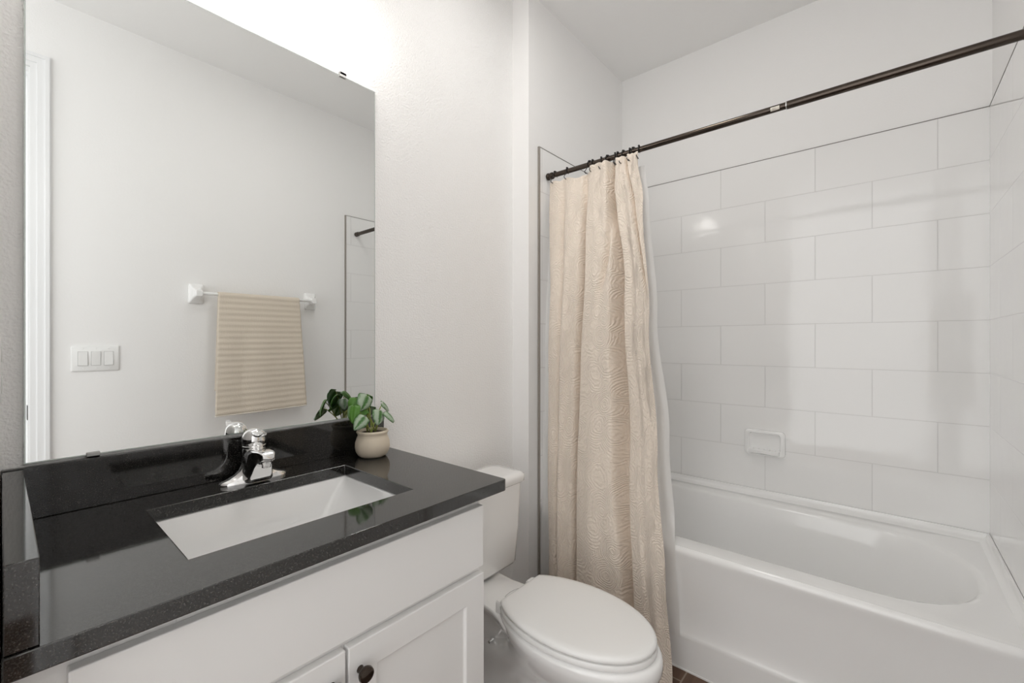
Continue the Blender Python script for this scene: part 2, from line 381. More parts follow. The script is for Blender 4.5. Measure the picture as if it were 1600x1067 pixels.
# ------------------------------------------------------------------ vanity cabinet
VX0, VX1, VY = 0.0, 0.808, -0.525
r = root('vanity_cabinet', 'white shaker vanity cabinet under the black countertop', 'cabinet', (0.41, -0.27, 0.0))
bm = bmesh.new(); box(bm, VX0, VX1, VY, -0.001, 0.10, 0.70)
for a in ((VX0, 0.17, VY, -0.001), (0.69, VX1, VY, -0.001), (0.17, 0.69, VY, -0.47), (0.17, 0.69, -0.10, -0.001)): box(bm, *a, 0.66, 0.829)
obj('body', bm, M['cabinet'], r, smooth=None, bevel=0.001)
obj('toe_kick', bx(VX0 + 0.002, VX1 - 0.002, -0.45, -0.02, 0.0, 0.10), M['cabinet'], r, smooth=None)
DY = -0.545
def shaker(name, x0, x1, z0, z1, fr, panel=True):
    """five-piece door: frame with a recessed flat panel"""
    bm = bmesh.new()
    if not panel: box(bm, x0, x1, DY, VY - 0.0005, z0, z1)
    else:
        yf, yb, yp = DY, VY - 0.0005, DY + 0.008
        O = [(x0, z0), (x1, z0), (x1, z1), (x0, z1)]; I = [(x0 + fr, z0 + fr), (x1 - fr, z0 + fr), (x1 - fr, z1 - fr), (x0 + fr, z1 - fr)]
        I2 = [(x0 + fr + .002, z0 + fr + .002), (x1 - fr - .002, z0 + fr + .002), (x1 - fr - .002, z1 - fr - .002), (x0 + fr + .002, z1 - fr - .002)]
        loft(bm, [[(x, yb, z) for x, z in O], [(x, yf, z) for x, z in O], [(x, yf, z) for x, z in I], [(x, yp, z) for x, z in I2]])
    return obj(name, bm, M['cabinet'], r, smooth=None, bevel=0.0022, seg=2)
shaker('false_drawer_front', 0.055, 0.804, 0.647, 0.802, 0, False)
for x0, x1, kx in ((0.055, 0.4285, 0.400), (0.4345, 0.806, 0.4585)):
    dr = shaker('door', x0, x1, 0.125, 0.630, 0.062)
    bm = bmesh.new(); lathe(bm, [(0.0075, 0), (0.0055, -0.008), (0.006, -0.012), (0.0135, -0.016), (0.0155, -0.021), (0.0145, -0.026), (0.009, -0.029)], (kx, DY, 0.578), 'y', 24)
    obj('knob', bm, M['bronze'], dr, label='dark bronze knob')

# ------------------------------------------------------------------ countertop, splashes, sink
ZK, CW, CD = 0.859, 0.866, -0.5693
SX0, SX1, SY0, SY1 = 0.203, 0.655, -0.450, -0.125
r = root('countertop', 'black speckled granite countertop with cutout for the sink', 'countertop', (0.43, -0.28, ZK - 0.03))
def frame_slab(x0, x1, y0, y1, ix0, ix1, iy0, iy1, z0, z1, rc):
    bm = bmesh.new(); n = 6
    def outer(z):
        p = [(x0, y1, z), (x0, y0, z)]
        for k in range(n + 1):
            a = -PI / 2 + PI / 2 * k / n; p.append((x1 - rc + rc * math.cos(a), y0 + rc + rc * math.sin(a), z))
        p.append((x1, y1, z)); return p
    inn = [(ix0, iy1), (ix0, iy0), (ix1, iy0), (ix1, iy1)]
    lv = []
    for z in (z0, z1):
        o = [bm.verts.new(p) for p in outer(z)]; i = [bm.verts.new((a, b, z)) for a, b in inn]; lv.append((o, i))
    for (o, i), fl in ((lv[0], 1), (lv[1], 0)):
        fs = [[o[0], o[1], i[1], i[0]], [o[1]] + [o[2]] + [i[2], i[1]], [*o[2:2 + n + 1], i[2]][::1], [o[2 + n], o[-1], i[3], i[2]], [o[-1], o[0], i[0], i[3]]]
        for f in fs: bm.faces.new(f if not fl else f[::-1])
    for a, b in ((0, 1),):
        (o0, i0), (o1, i1) = lv
        for L_, U_ in ((o0, o1), (i0, i1)):
            for k in range(len(L_)):
                j = (k + 1) % len(L_); bm.faces.new((L_[k], L_[j], U_[j], U_[k]))
    return bm
bm = frame_slab(0.0, CW, CD, -0.001, SX0, SX1, SY0, SY1, ZK - 0.030, ZK, 0.008)
obj('slab', bm, M['granite'], r, bevel=0.0018, smooth=30)
sp_ = obj('backsplash', bx(0.0, CW - 0.008, -0.015, -0.001, ZK + 0.0004, ZK + 0.107), M['granite'], r, bevel=0.0012, smooth=30)
obj('side_splash', bx(0.001, 0.030, CD + 0.004, -0.0155, ZK + 0.0004, ZK + 0.105), M['granite'], r, bevel=0.0012, smooth=30)

r = root('sink', 'white rectangular undermount sink set in the black countertop', 'sink', (0.43, -0.29, 0.68))
bm = bmesh.new()
cx, cy = (SX0 + SX1) / 2, (SY0 + SY1) / 2; hx, hy = (SX1 - SX0) / 2, (SY1 - SY0) / 2
def sl(ax0, ax1, ay0, ay1, rr, z): return rrect((ax0 + ax1) / 2, (ay0 + ay1) / 2, (ax1 - ax0) / 2, (ay1 - ay0) / 2, rr, z, 6)
zt = ZK - 0.0305
loft(bm, [sl(SX0 - .02, SX1 + .02, SY0 - .018, SY1 + .018, .02, zt - .012), sl(SX0 - .02, SX1 + .02, SY0 - .018, SY1 + .018, .02, zt),
          sl(SX0 - .003, SX1 + .003, SY0 - .003, SY1 + .003, .012, zt), sl(SX0, SX1, SY0, SY1, .014, zt - .004),
          sl(SX0 + .03, SX1 - .055, SY0 + .012, SY1 - .014, .022, zt - .085), sl(SX0 + .036, SX1 - .066, SY0 + .018, SY1 - .02, .026, zt - .105), sl(SX0 + .048, SX1 - .08, SY0 + .03, SY1 - .032, .03, zt - .114),
          sl(SX0 + .14, SX1 - .17, SY0 + .11, SY1 - .11, .03, zt - .118)], False, True)
loft(bm, [sl(SX0 - .02, SX1 + .02, SY0 - .018, SY1 + .018, .02, zt - .012), sl(SX0 + .02, SX1 - .045, SY0 + .0, SY1 - .0, .03, zt - .10), sl(SX0 + .05, SX1 - .08, SY0 + .03, SY1 - .03, .03, zt - .13)], False, True)
obj('basin', bm, M['ceramic'], r, smooth=50)
bm = bmesh.new(); lathe(bm, [(0.022, 0.0), (0.022, 0.002), (0.017, 0.003), (0.016, 0.001), (0.001, 0.0015)], (cx, cy, zt - .1178)); obj('drain', bm, M['chrome'], r)
bm = bmesh.new(); lathe(bm, [(0.0105, 0.0), (0.0105, 0.0035), (0.007, 0.0035), (0.006, 0.0015), (0.0005, 0.0015)], (0.42, SY0 + 0.0055, zt - .035), 'y', 24); obj('overflow_ring', bm, M['grey'], r)

# ------------------------------------------------------------------ faucet
FX, FY = 0.431, -0.072
r = root('faucet', 'chrome single lever faucet standing behind the sink', 'faucet', (FX, FY, ZK))
def ell(cx, cy, a, b, z, n=32, p=2.0, tilt=0.0):
    out = []
    for k in range(n):
        t = 2 * PI * k / n; c, s = math.cos(t), math.sin(t)
        u = a * math.copysign(abs(c) ** (2 / p), c); v = b * math.copysign(abs(s) ** (2 / p), s)
        out.append((cx + u, cy + v, z + tilt * v))
    return out
# base: long low oval plate whose ends sweep up into the column
bm = bmesh.new()
n = 48; prof = []
for h, a, b_, p in ((0.0, .080, .027, 2.3), (0.006, .080, .027, 2.3), (0.0095, .076, .025, 2.2), (0.014, .062, .0245, 2.0), (0.021, .047, .0245, 2.0), (0.031, .035, .0245, 2.0), (0.045, .0290, .0260, 2.0), (0.060, .0275, .0268, 2.0), (0.080, .0268, .0268, 2.0), (0.0845, .0258, .0258, 2.0)):
    prof.append(ell(FX, FY, a, b_, ZK + h, n, p))
loft(bm, prof); obj('base', bm, M['chrome'], r, smooth=50)
# spout: broad, flat faced arm leaning out over the basin
bm = bmesh.new()
lp = []
for t, hb, ht, zt_, zb in ((0.0, .034, .0245, .080, .002), (0.018, .035, .0245, .083, .002), (0.034, .033, .0240, .0855, .003), (0.048, .029, .0230, .087, .007), (0.056, .0245, .0215, .0875, .022), (0.064, .0210, .0200, .0875, .042), (0.074, .0190, .0185, .0875, .056), (0.086, .0175, .0175, .087, .063), (0.094, .0160, .0160, .085, .065), (0.0975, .013, .013, .082, .067)):
    lp.append([(FX + a * (hb + (ht - hb) * min(1, max(0, c + 1) / 2)), FY - t, ZK + lerp(zb, zt_, (c + 1) / 2)) for a, c, _ in rrect(0, 0, 1, 1, .28, 0, 6)])
loft(bm, lp); obj('spout', bm, M['chrome'], r, smooth=50)
bm = bmesh.new(); lathe(bm, [(.0115, .010), (.0125, .006), (.0125, -.004), (.0105, -.007), (.0105, -.013), (.008, -.013), (.007, -.009)], (FX, FY - .081, ZK + .061), n=28); obj('aerator', bm, M['chrome'], r)
# dome handle with a lever that tips up at the front
bm = bmesh.new(); lp = []
for h, a in ((0.0838, .0255), (0.0870, .0262), (0.0880, .0278), (0.0910, .0280), (0.0920, .0266), (0.0940, .0278), (0.104, .0285), (0.115, .0272), (0.123, .0240), (0.1295, .0185), (0.1335, .0110), (0.135, .003)):
    lp.append(ell(FX, FY, a, a, ZK + h, 36, 2.0, -0.10 * (h - .08) / .05))
loft(bm, lp); hd = obj('handle', bm, M['chrome'], r, smooth=60)
bm = bmesh.new(); lp = []
for t, hw, z, th in ((0.004, .0125, .121, .006), (.018, .0130, .1235, .006), (.030, .0125, .1225, .005), (.042, .0115, .1215, .004), (.055, .0095, .1225, .0035), (.064, .008, .1255, .003), (.071, .005, .1300, .0022)):
    lp.append([(FX + a, FY - t, ZK + c) for a, c, _ in rrect(0, z, hw, th, th * .9, 0, 5)])
loft(bm, lp); obj('lever', bm, M['chrome'], hd, smooth=60)
bm = bmesh.new(); tube(bm, [(FX, FY + .022, ZK + .004), (FX, FY + .022, ZK + .085)], .0022, 10); lathe(bm, [(.002, 0), (.0048, .002), (.0048, .009), (.003, .012)], (FX, FY + .022, ZK + .085), n=16); obj('lift_rod', bm, M['chrome'], r)

# ------------------------------------------------------------------ potted plant
PX, PY = 0.765, -0.094
r = root('potted_plant', 'small potted plant with silver striped leaves in a beige pot on the countertop', 'plant', (PX, PY, ZK))
bm = bmesh.new()
lathe(bm, [(.030, .0006), (.036, .0006), (.044, .006), (.0505, .018), (.0530, .031), (.0520, .046), (.0475, .060), (.0445, .067), (.0455, .072), (.0480, .0755), (.0485, .0785), (.0465, .0815), (.0430, .082), (.0410, .079), (.0405, .060)], (PX, PY, ZK), n=48)
obj('pot', bm, M['pot'], r, smooth=60)
bm = bmesh.new()
lathe(bm, [(.0402, .062), (.0400, .072), (.030, .075), (.018, .0738), (.006, .0755), (.0008, .075)], (PX, PY, ZK), n=40)
for v in bm.verts:
    if v.co.z > ZK + .071: v.co.z += 0.0025 * mnoise.noise(v.co * 160)
obj('soil', bm, M['soil'], r)

def leaf(bm, base, d, up, ln, wd, uvl, matidx, curl=0.35, droop=0.25):
    """heart shaped leaf: base point, direction to the tip, upper-face normal"""
    d = Vector(d).normalized(); up = Vector(up); up = (up - d * up.dot(d)).normalized(); s = d.cross(up)
    nu, nv = 12, 8; g = []
    for i in range(nu + 1):
        u = i / nu; row = []
        w = wd * 0.5 * (max(0, math.sin(PI * min(1, u ** 0.62))) ** 0.72) * (1 if u < 1 else 0)
        for j in range(-nv, nv + 1):
            v = j / nv
            back = -0.16 * ln * (1 - min(1, u * 3.2)) * abs(v) ** 1.3        # lobes either side of the stalk
            p = Vector(base) + d * (u * ln + back) + s * (v * (w + (0.16 * wd * (1 - u * 4) if u < .25 else 0)))
            cup = -curl * wd * (v * v) * 0.5 + 0.045 * wd * abs(math.sin(v * PI * 1.2)) - droop * ln * u * u
            p += up * cup
            row.append((bm.verts.new(p), u, v))
        g.append(row)
    for i in range(nu):
        for j in range(2 * nv):
            q = [g[i][j], g[i + 1][j], g[i + 1][j + 1], g[i][j + 1]]
            f = bm.faces.new([a[0] for a in q]); f.material_index = matidx
            for lp_, a in zip(f.loops, q): lp_[uvl].uv = (a[1], a[2])
bm = bmesh.new(); uvl = bm.loops.layers.uv.new('UVMap'); sb = bmesh.new()
Z0 = ZK + 0.073
LEAVES = [  # leaf base (end of the stalk), direction, up, length, width, plain-green underside/face
    ((0.724, -0.068, 1.042), (-0.55, -0.30, -0.75), (-0.55, -0.75, 0.35), .036, .036, 1),
    ((0.741, -0.104, 1.050), (-0.45, -0.25, -0.75), (0.15, -0.93, 0.35), .042, .046, 0),
    ((0.803, -0.094, 1.022), (0.80, 0.05, -0.60), (0.45, -0.70, 0.60), .036, .026, 0),
    ((0.771, -0.128, 1.004), (-0.25, -0.45, -0.75), (0.25, -0.85, 0.40), .038, .042, 0),
    ((0.713, -0.135, 0.993), (-0.80, -0.20, -0.60), (-0.15, -0.80, 0.60), .040, .034, 0),
    ((0.697, -0.100, 1.024), (-0.35, -0.30, -0.80), (-0.75, -0.55, 0.25), .044, .034, 1),
    ((0.742, -0.088, 1.012), (-0.85, -0.10, -0.25), (-0.15, -0.50, 0.85), .036, .034, 1),
    ((0.742, -0.048, 1.030), (-0.35, 0.75, -0.50), (0.0, 0.55, 0.85), .038, .036, 0),
    ((0.780, -0.050, 1.010), (0.30, 0.70, -0.60), (0.2, 0.60, 0.80), .036, .036, 0),
    ((0.792, -0.128, 0.998), (0.50, -0.55, -0.55), (0.5, -0.60, 0.65), .034, .036, 0),
    ((0.755, -0.075, 1.052), (0.30, 0.45, -0.35), (0.0, -0.1, 1.0), .034, .034, 1),
]
for i, (bp_, d_, u_, ln, wd, k) in enumerate(LEAVES):
    leaf(bm, bp_, d_, u_, ln * 1.15, wd * 1.18, uvl, k)
    a = Vector((PX - .004 + 0.014 * math.cos(i * 2.1), PY + 0.012 * math.sin(i * 2.1), Z0)); e = Vector(bp_)
    mid = a.lerp(e, .5) + Vector((0, 0, .010))
    tube(sb, [a, a.lerp(mid, .5) + Vector((0, 0, .004)), mid, mid.lerp(e, .55) + Vector((0, 0, .003)), e], [.0019, .0018, .0017, .0016, .0013], 8)
fo = obj('foliage', bm, [M['leaf'], M['leafgreen']], r, smooth=180)
sm = fo.modifiers.new('thickness', 'SOLIDIFY'); sm.thickness = 0.0008
obj('stem', sb, M['stem'], r, smooth=180)

# ------------------------------------------------------------------ toilet
TX = 1.140
r = root('toilet', 'white toilet with closed lid between the vanity and the tub', 'toilet', (TX, -0.45, 0.0))
def egg(a, yc, bf, bb, z, n=56, trunc=None, cx=TX):
    out = []
    for k in range(n):
        t = 2 * PI * k / n; x = a * math.cos(t); y = math.sin(t)
        yy = yc + (bb if y > 0 else bf) * y
        if trunc is not None and yy > trunc: yy = trunc - 0.0 * (yy - trunc)
        out.append((cx + x, yy, z))
    return out
bm = bmesh.new()
loft(bm, [egg(.112, -.36, .26, .24, 0.0), egg(.112, -.36, .26, .24, .022), egg(.104, -.36, .252, .232, .032), egg(.084, -.37, .235, .235, .07), egg(.078, -.39, .235, .24, .12), egg(.084, -.44, .245, .26, .165),
          egg(.104, -.52, .250, .25, .205), egg(.130, -.575, .255, .22, .245), egg(.153, -.592, .268, .22, .29), egg(.166, -.598, .274, .245, .325), egg(.170, -.60, .270, .262, .348), egg(.166, -.60, .264, .258, .357), egg(.155, -.60, .25, .25, .360)])
# deck that carries the tank, running back from the bowl
def deck(k, f, z):   # k scales the neck behind the bowl, f the flare where it meets the bowl
    h = [(.100 * k - .02, -.045), (.100 * k, -.065), (.094 * k, -.18), (.089 * k, -.28), (.098 * k, -.35), (.112 * f, -.39), (.134 * f, -.435), (.11 * f, -.47)]
    return [(TX + a_, b_, z) for a_, b_ in h] + [(TX - a_, b_, z) for a_, b_ in h[::-1]]
loft(bm, [deck(.50, .42, .14), deck(.56, .52, .23), deck(.66, .64, .275), deck(.82, .82, .302), deck(.95, .95, .322), deck(1.0, 1.0, .335), deck(.985, .985, .342), deck(.95, .95, .344)])
bo = obj('bowl', bm, M['ceramic'], r, smooth=70)
for s in (-1, 1):
    bm = bmesh.new(); lathe(bm, [(.016, .018), (.016, .026), (.012, .034), (.004, .038)], (TX + s * .122, -.33, 0.0), n=20); obj('bolt_cap', bm, M['plastic'], bo)
bm = bmesh.new(); lathe(bm, [(.0035, 0), (.009, -.003), (.009, -.007), (.006, -.012), (.0045, -.022), (.001, -.024)], (TX - .052, -.315, .212), 'x', 16); obj('bolt', bm, M['chrome'], bo, label='chrome bolt on the side of the pedestal')
# seat ring and lid
def ering(grow, z): return egg(.163 + grow, -.60, .253 + grow, .268 + grow, z, trunc=-.393 + grow * .4)
bm = bmesh.new(); loft(bm, [ering(-.002, .362), ering(.003, .364), ering(.004, .372), ering(.001, .378), ering(-.006, .3795)]); obj('seat', bm, M['plastic'], r, smooth=50)
bm = bmesh.new(); loft(bm, [ering(-.004, .3815), ering(.000, .3825), ering(.002, .387), ering(.000, .393), ering(-.006, .3965), ering(-.022, .3985), ering(-.06, .400), ering(-.11, .4007)]); obj('lid', bm, M['plastic'], r, smooth=50)
for s in (-1, 1):
    bm = bmesh.new(); loft(bm, [rrect(TX + s * .078, -.384, .020, .020, .008, .343), rrect(TX + s * .078, -.384, .020, .020, .008, .376), rrect(TX + s * .078, -.384, .016, .016, .006, .381)]); obj('hinge', bm, M['plastic'], r)
# tank and its lid
TY = -.150
bm = bmesh.new()
loft(bm, [rrect(TX, TY + .005, .185, .072, .030, .352), rrect(TX, TY + .003, .193, .076, .032, .362), rrect(TX, TY, .204, .080, .032, .50), rrect(TX, TY, .212, .083, .030, .667)])
tk = obj('tank', bm, M['ceramic'], r, smooth=60)
bm = bmesh.new(); tube(bm, [(TX - .16, TY - .083, .615), (TX - .16, TY - .098, .615)], .011, 16); tube(bm, [(TX - .16, TY - .098, .615), (TX - .13, TY - .101, .612), (TX - .09, TY - .101, .607)], [.006, .006, .005], 10); obj('flush_lever', bm, M['chrome'], tk)
bm = bmesh.new()
loft(bm, [rrect(TX, TY, .217, .087, .030, .6675), rrect(TX, TY, .226, .092, .034, .672), rrect(TX, TY, .228, .093, .034, .690), rrect(TX, TY, .226, .091, .034, .697), rrect(TX, TY, .218, .084, .032, .7025), rrect(TX, TY, .19, .06, .03, .704)])
obj('tank_lid', bm, M['ceramic'], r, smooth=60)
bm = bmesh.new(); loft(bm, [rrect(TX, TY + .01, .09, .05, .02, .338), rrect(TX, TY + .01, .09, .05, .02, .358)]); obj('gasket', bm, M['rubber'], r)

# ------------------------------------------------------------------ bathtub
TB0, TB1, TY0, TY1 = 1.650, XB - 0.001, YN + 0.001, YE - 0.001      # outer box
ZR = 0.452
r = root('bathtub', 'white alcove bathtub along the tiled wall', 'bathtub', (2.06, -0.86, 0.0))
bm = bmesh.new()
def bl(x0, x1, y0, y1, rf, rb, z, n=8):
    """basin loop: radius rf at the near (y0) end, rb at the far end"""
    out = []
    for cx_, cy_, rr, a0 in ((x1 - rb, y1 - rb, rb, 0), (x0 + rb, y1 - rb, rb, PI / 2), (x0 + rf, y0 + rf, rf, PI), (x1 - rf, y0 + rf, rf, 1.5 * PI)):
        for k in range(n + 1):
            a = a0 + PI / 2 * k / n; out.append((cx_ + rr * math.cos(a), cy_ + rr * math.sin(a), z))
    return out
fl = lambda z, i: bl(TB0 + .02, TB1 - i, TY0 + i, TY1 - i, .03, .03, z)
loops = [bl(TB0 + .012, TB1, TY0, TY1, .012, .012, ZR - .010), bl(TB0 + .012, TB1, TY0, TY1, .012, .012, ZR - .001),
         bl(TB0 + .022, TB1 - .001, TY0 + .001, TY1 - .001, .02, .02, ZR),
         bl(1.738, TB1 - .112, TY0 + .055, TY1 - .11, .27, .12, ZR), bl(1.746, TB1 - .119, TY0 + .065, TY1 - .118, .27, .12, ZR - .003), bl(1.754, TB1 - .125, TY0 + .078, TY1 - .126, .27, .12, ZR - .014),
         bl(1.772, TB1 - .137, TY0 + .125, TY1 - .14, .26, .12, ZR - .10), bl(1.795, TB1 - .155, TY0 + .225, TY1 - .165, .24, .12, ZR - .25),
         bl(1.82, TB1 - .175, TY0 + .33, TY1 - .19, .20, .11, ZR - .335), bl(1.85, TB1 - .205, TY0 + .37, TY1 - .22, .18, .10, ZR - .365), bl(1.95, TB1 - .30, TY0 + .52, TY1 - .36, .1, .1, ZR - .372)]
loft(bm, loops, False, True)
# raised flange lip against the three tiled walls
def lip(prof, path):
    lps = []
    for (px, py, nx, ny) in path: lps.append([(px + nx * a, py + ny * a, z) for a, z in prof])
    loft(bm, lps, True, True)
P_ = [(0.0, ZR - .004), (.032, ZR - .004), (.028, ZR + .001), (.018, ZR + .008), (.010, ZR + .020), (.006, ZR + .0305), (0.0, ZR + .0305)]
lip(P_, [(TB0 + .03, TY1, 0, -1), (TB1, TY1, -1, -1), (TB1, TY0, -1, 1), (TB0 + .03, TY0, 0, 1)])
# underside so that the shell is not paper thin
loft(bm, [bl(TB0 + .012, TB1, TY0, TY1, .012, .012, ZR - .010), bl(TB0 + .06, TB1 - .03, TY0 + .04, TY1 - .06, .2, .1, ZR - .05), bl(1.80, TB1 - .15, TY0 + .3, TY1 - .17, .2, .1, .06)], False, True)
obj('basin', bm, M['tubwhite'], r, smooth=50)
# apron: rolled rim over a slightly hollow panel that flares out to a plain base band
bm = bmesh.new()
prof = [(TB0 + .024, ZR + .0002), (TB0 + .014, ZR - .001), (TB0 + .007, ZR - .004), (TB0 + .002, ZR - .011), (TB0, ZR - .020), (TB0 + .001, ZR - .030), (TB0 + .003, ZR - .042), (TB0 + .0065, ZR - .070), (TB0 + .010, .34), (TB0 + .012, .26), (TB0 + .012, .215), (TB0 + .0105, .18), (TB0 + .007, .152), (TB0 + .0025, .136), (TB0, .129), (TB0, .120), (TB0, .004), (TB0 + .03, .004), (TB0 + .03, ZR - .03)]
loft(bm, [[(x, y, z) for x, z in prof] for y in (TY1, TY0)])
obj('apron', bm, M['tubwhite'], r, smooth=40)
obj('caulk_line', bx(TB0 - .002, TB0 + .002, TY0, TY1, 0.0, .006), M['plastic'], r, smooth=None)

# ------------------------------------------------------------------ soap dish on the tile
r = root('soap_dish', 'white ceramic soap dish fixed to the tiled wall above the tub', 'soap dish', (XB, -0.87, 0.66))
bm = bmesh.new()
def sd(hy, hz, zc, rr, dx): return [(XB - dx, -0.868 + a, zc + b) for a, b, _ in rrect(0, 0, hy, hz, rr, 0, 6)]
loft(bm, [sd(.088, .062, .718, .018, .0003), sd(.089, .063, .718, .018, .012), sd(.087, .061, .718, .018, .020), sd(.080, .054, .718, .014, .023), sd(.070, .046, .720, .012, .022), sd(.067, .043, .721, .012, .014), sd(.065, .040, .723, .010, .004)])
obj('frame', bm, M['ceramic'], r, smooth=60)
bm = bmesh.new()
lp = []
for y_, in ((-.066,), (-.05,), (0,), (.05,), (.066,)):
    e = 0.005 if abs(y_) > .06 else 0
    lp.append([(XB - .004, -.868 + y_, .677), (XB - .004, -.868 + y_, .688), (XB - .018, -.868 + y_, .683), (XB - .036 + e, -.868 + y_, .682), (XB - .041 + e, -.868 + y_, .689), (XB - .046 + e, -.868 + y_, .688), (XB - .046 + e, -.868 + y_, .672), (XB - .03, -.868 + y_, .663)])
loft(bm, lp); obj('tray', bm, M['ceramic'], r, smooth=60)
bm = bmesh.new()
for k in range(5): tube(bm, [(XB - .012, -.868 + (k - 2) * .024, .6855), (XB - .034, -.868 + (k - 2) * .024, .6835)], .0028, 8)
obj('ridges', bm, M['ceramic'], r)

# ------------------------------------------------------------------ shower rod
RX, RZ = 1.690, 2.000
r = root('shower_rod', 'dark bronze shower rod spanning the tub alcove', 'curtain rod', (RX, (YE + YN) / 2, RZ))
bm = bmesh.new(); lathe(bm, [(.0112, YE - .004), (.0112, -1.12)], (RX, 0, RZ), 'y', 28); obj('inner_tube', bm, M['bronze'], r)
bm = bmesh.new(); lathe(bm, [(.0126, -1.078), (.0128, -1.08), (.0128, YN + .004)], (RX, 0, RZ), 'y', 28); ot = obj('outer_tube', bm, M['bronze'], r)
bm = bmesh.new(); lathe(bm, [(.0117, -1.0755), (.0131, -1.0755), (.0131, -1.0785), (.0117, -1.0785)], (RX, 0, RZ), 'y', 28); obj('joint_ring', bm, M['steel'], r, label='pale ring at the joint of the rod')
for ye, s in ((YE - .0006, -1), (YN + .0006, 1)):
    bm = bmesh.new(); lathe(bm, [(.014, 0), (.0165, s * .003), (.0165, s * .010), (.0135, s * .014), (.0135, s * .018), (.0160, s * .021), (.0160, s * .030), (.0135, s * .034)], (RX, ye, RZ), 'y', 28); obj('end_cap', bm, M['bronze'], r)
# printed paper sticker, wrapped on the inner tube
def wrap(y0, y1, a0, a1, rr, t=.0003):
    bm = bmesh.new(); lp = []
    for k in range(9):
        a = math.radians(lerp(a0, a1, k / 8)); c, s = math.cos(a), math.sin(a)
        lp.append([(RX + c * rr, y0, RZ + s * rr), (RX + c * rr, y1, RZ + s * rr), (RX + c * (rr + t), y1, RZ + s * (rr + t)), (RX + c * (rr + t), y0, RZ + s * (rr + t))])
    loft(bm, lp); return bm
st = obj('sticker', wrap(-1.032, -1.058, 165, 228, .01125), M['sticker'], r, label='pale printed sticker')
bm = bmesh.new()
for k, (a, y0, y1) in enumerate(((180, -1.036, -1.047), (190, -1.036, -1.050), (200, -1.036, -1.045), (210, -1.037, -1.049), (186, -1.052, -1.055))):
    b2 = wrap(y0, y1, a, a + 3, .01157, .0001); me_ = bpy.data.meshes.new('t'); b2.to_mesh(me_); b2.free(); bm.from_mesh(me_); bpy.data.meshes.remove(me_)
obj('print', bm, M['ink'], st, smooth=None)

# ------------------------------------------------------------------ shower curtain, liner, hooks
ZTOP, ZBOT = 1.955, 0.035
Y0 = [(0, -.715), (0, 0)]
def yk(z):   # y of: left edge, first valley, second valley, right edge
    t = (ZTOP - z) / (ZTOP - ZBOT)
    return [interp([(0, -.128), (.3, -.180), (1, -.212)], t), interp([(0, -.338), (.27, -.362), (.6, -.350), (1, -.355)], t), interp([(0, -.465), (.27, -.556), (.6, -.588), (1, -.622)], t),
            interp([(0, -.566), (.09, -.596), (.34, -.645), (.6, -.690), (.82, -.724), (1, -.752)], t)]
def xc(z):
    return interp([(0.0, 1.602), (.46, 1.612), (1.1, 1.645), (1.8, 1.684), (2.0, 1.692)], z)
def curtain_pt(q, z):
    """q in 0..3: three broad panels; each swells out at its left edge and falls back into a valley on its right"""
    t = (ZTOP - z) / (ZTOP - ZBOT); k = yk(z); i = min(2, int(q)); f = q - i
    A = (.030, .050, .044)[i] * interp([(0, .5), (.15, .8), (.4, 1.0), (1, .95)], t)
    g = f ** .75
    if i == 0: g = .16 + .84 * f ** .8
    if i == 2: g = .80 * f ** .70
    ridge = math.sin(PI * g) ** .8 if 0 < g < 1 else 0.0
    x = xc(z) - .004 - .046 * smooth(0, .25, t) - A * ridge
    # deep troughs on the right flank of the first two panels
    if i == 0: x += interp([(0, .020), (.2, .062), (1, .055)], t) * math.exp(-((f - .90) / interp([(0, .06), (.3, .09), (1, .08)], t)) ** 2)
    if i == 1: x += interp([(0, .014), (.12, .055), (.3, .078), (1, .052)], t) * math.exp(-((f - lerp(.80, .88, t)) / interp([(0, .08), (.3, .15), (.6, .13), (.85, .07), (1, .06)], t)) ** 4)
    # smaller pleats inside the panels, drifting with height
    x -= .0055 * math.sin(2 * PI * (f * 2.3 + i * .4 + .30 * math.sin(1.7 * t + i))) * math.sin(PI * f)
    x += .010 * mnoise.noise(Vector((q * 2.2, z * 1.3, 3.1)))
    y = lerp(k[i], k[i + 1], f)
    # slanting tuck in the second panel just under the rod
    if i == 1:
        u = math.exp(-((f - lerp(.90, .40, min(1, t / .28))) / .065) ** 2) * (1 - smooth(.20, .34, t)); x += .030 * u
    if i == 0: x += .016 * math.exp(-((f - lerp(.36, .30, t)) / .06) ** 2) * smooth(0, .06, t)
    if i == 2: x += .024 * math.exp(-((f - min(.92, .50 + 1.3 * t)) / .06) ** 2) * (1 - smooth(.22, .34, t))
    # each panel's left edge laps over the valley beside it
    if i > 0: y += .020 * math.exp(-((f - .10) / .07) ** 2) * interp([(0, .3), (.15, 1), (1, 1)], t)
    y -= .008 * smooth(0, .25, t)
    x = min(x, xc(z) + .028, lerp(2.0, 1.628, 1 - smooth(.46, .60, z)))
    return Vector((x, y, z))
def sheet(fn, nu, nv, q0, q1, zt_, zb_, uscale):
    bm = bmesh.new(); uvl = bm.loops.layers.uv.new('UVMap'); g = []
    for j in range(nv + 1):
        t = j / nv; row = []
        for i in range(nu + 1):
            q = lerp(q0, q1, i / nu); a, b_ = zt_(q), zb_(q); z = lerp(a, b_, t)
            row.append((bm.verts.new(fn(q, z)), q * uscale, z))
        g.append(row)
    for j in range(nv):
        for i in range(nu):
            c = [g[j][i], g[j + 1][i], g[j + 1][i + 1], g[j][i + 1]]
            f = bm.faces.new([a[0] for a in c])
            for lp_, a in zip(f.loops, c): lp_[uvl].uv = (a[1], a[2])
    return bm
HOOKQ = (.10, .42, .985, 1.13, 1.42, 1.66, 1.93, 2.10, 2.30, 2.58, 2.74, 2.97)
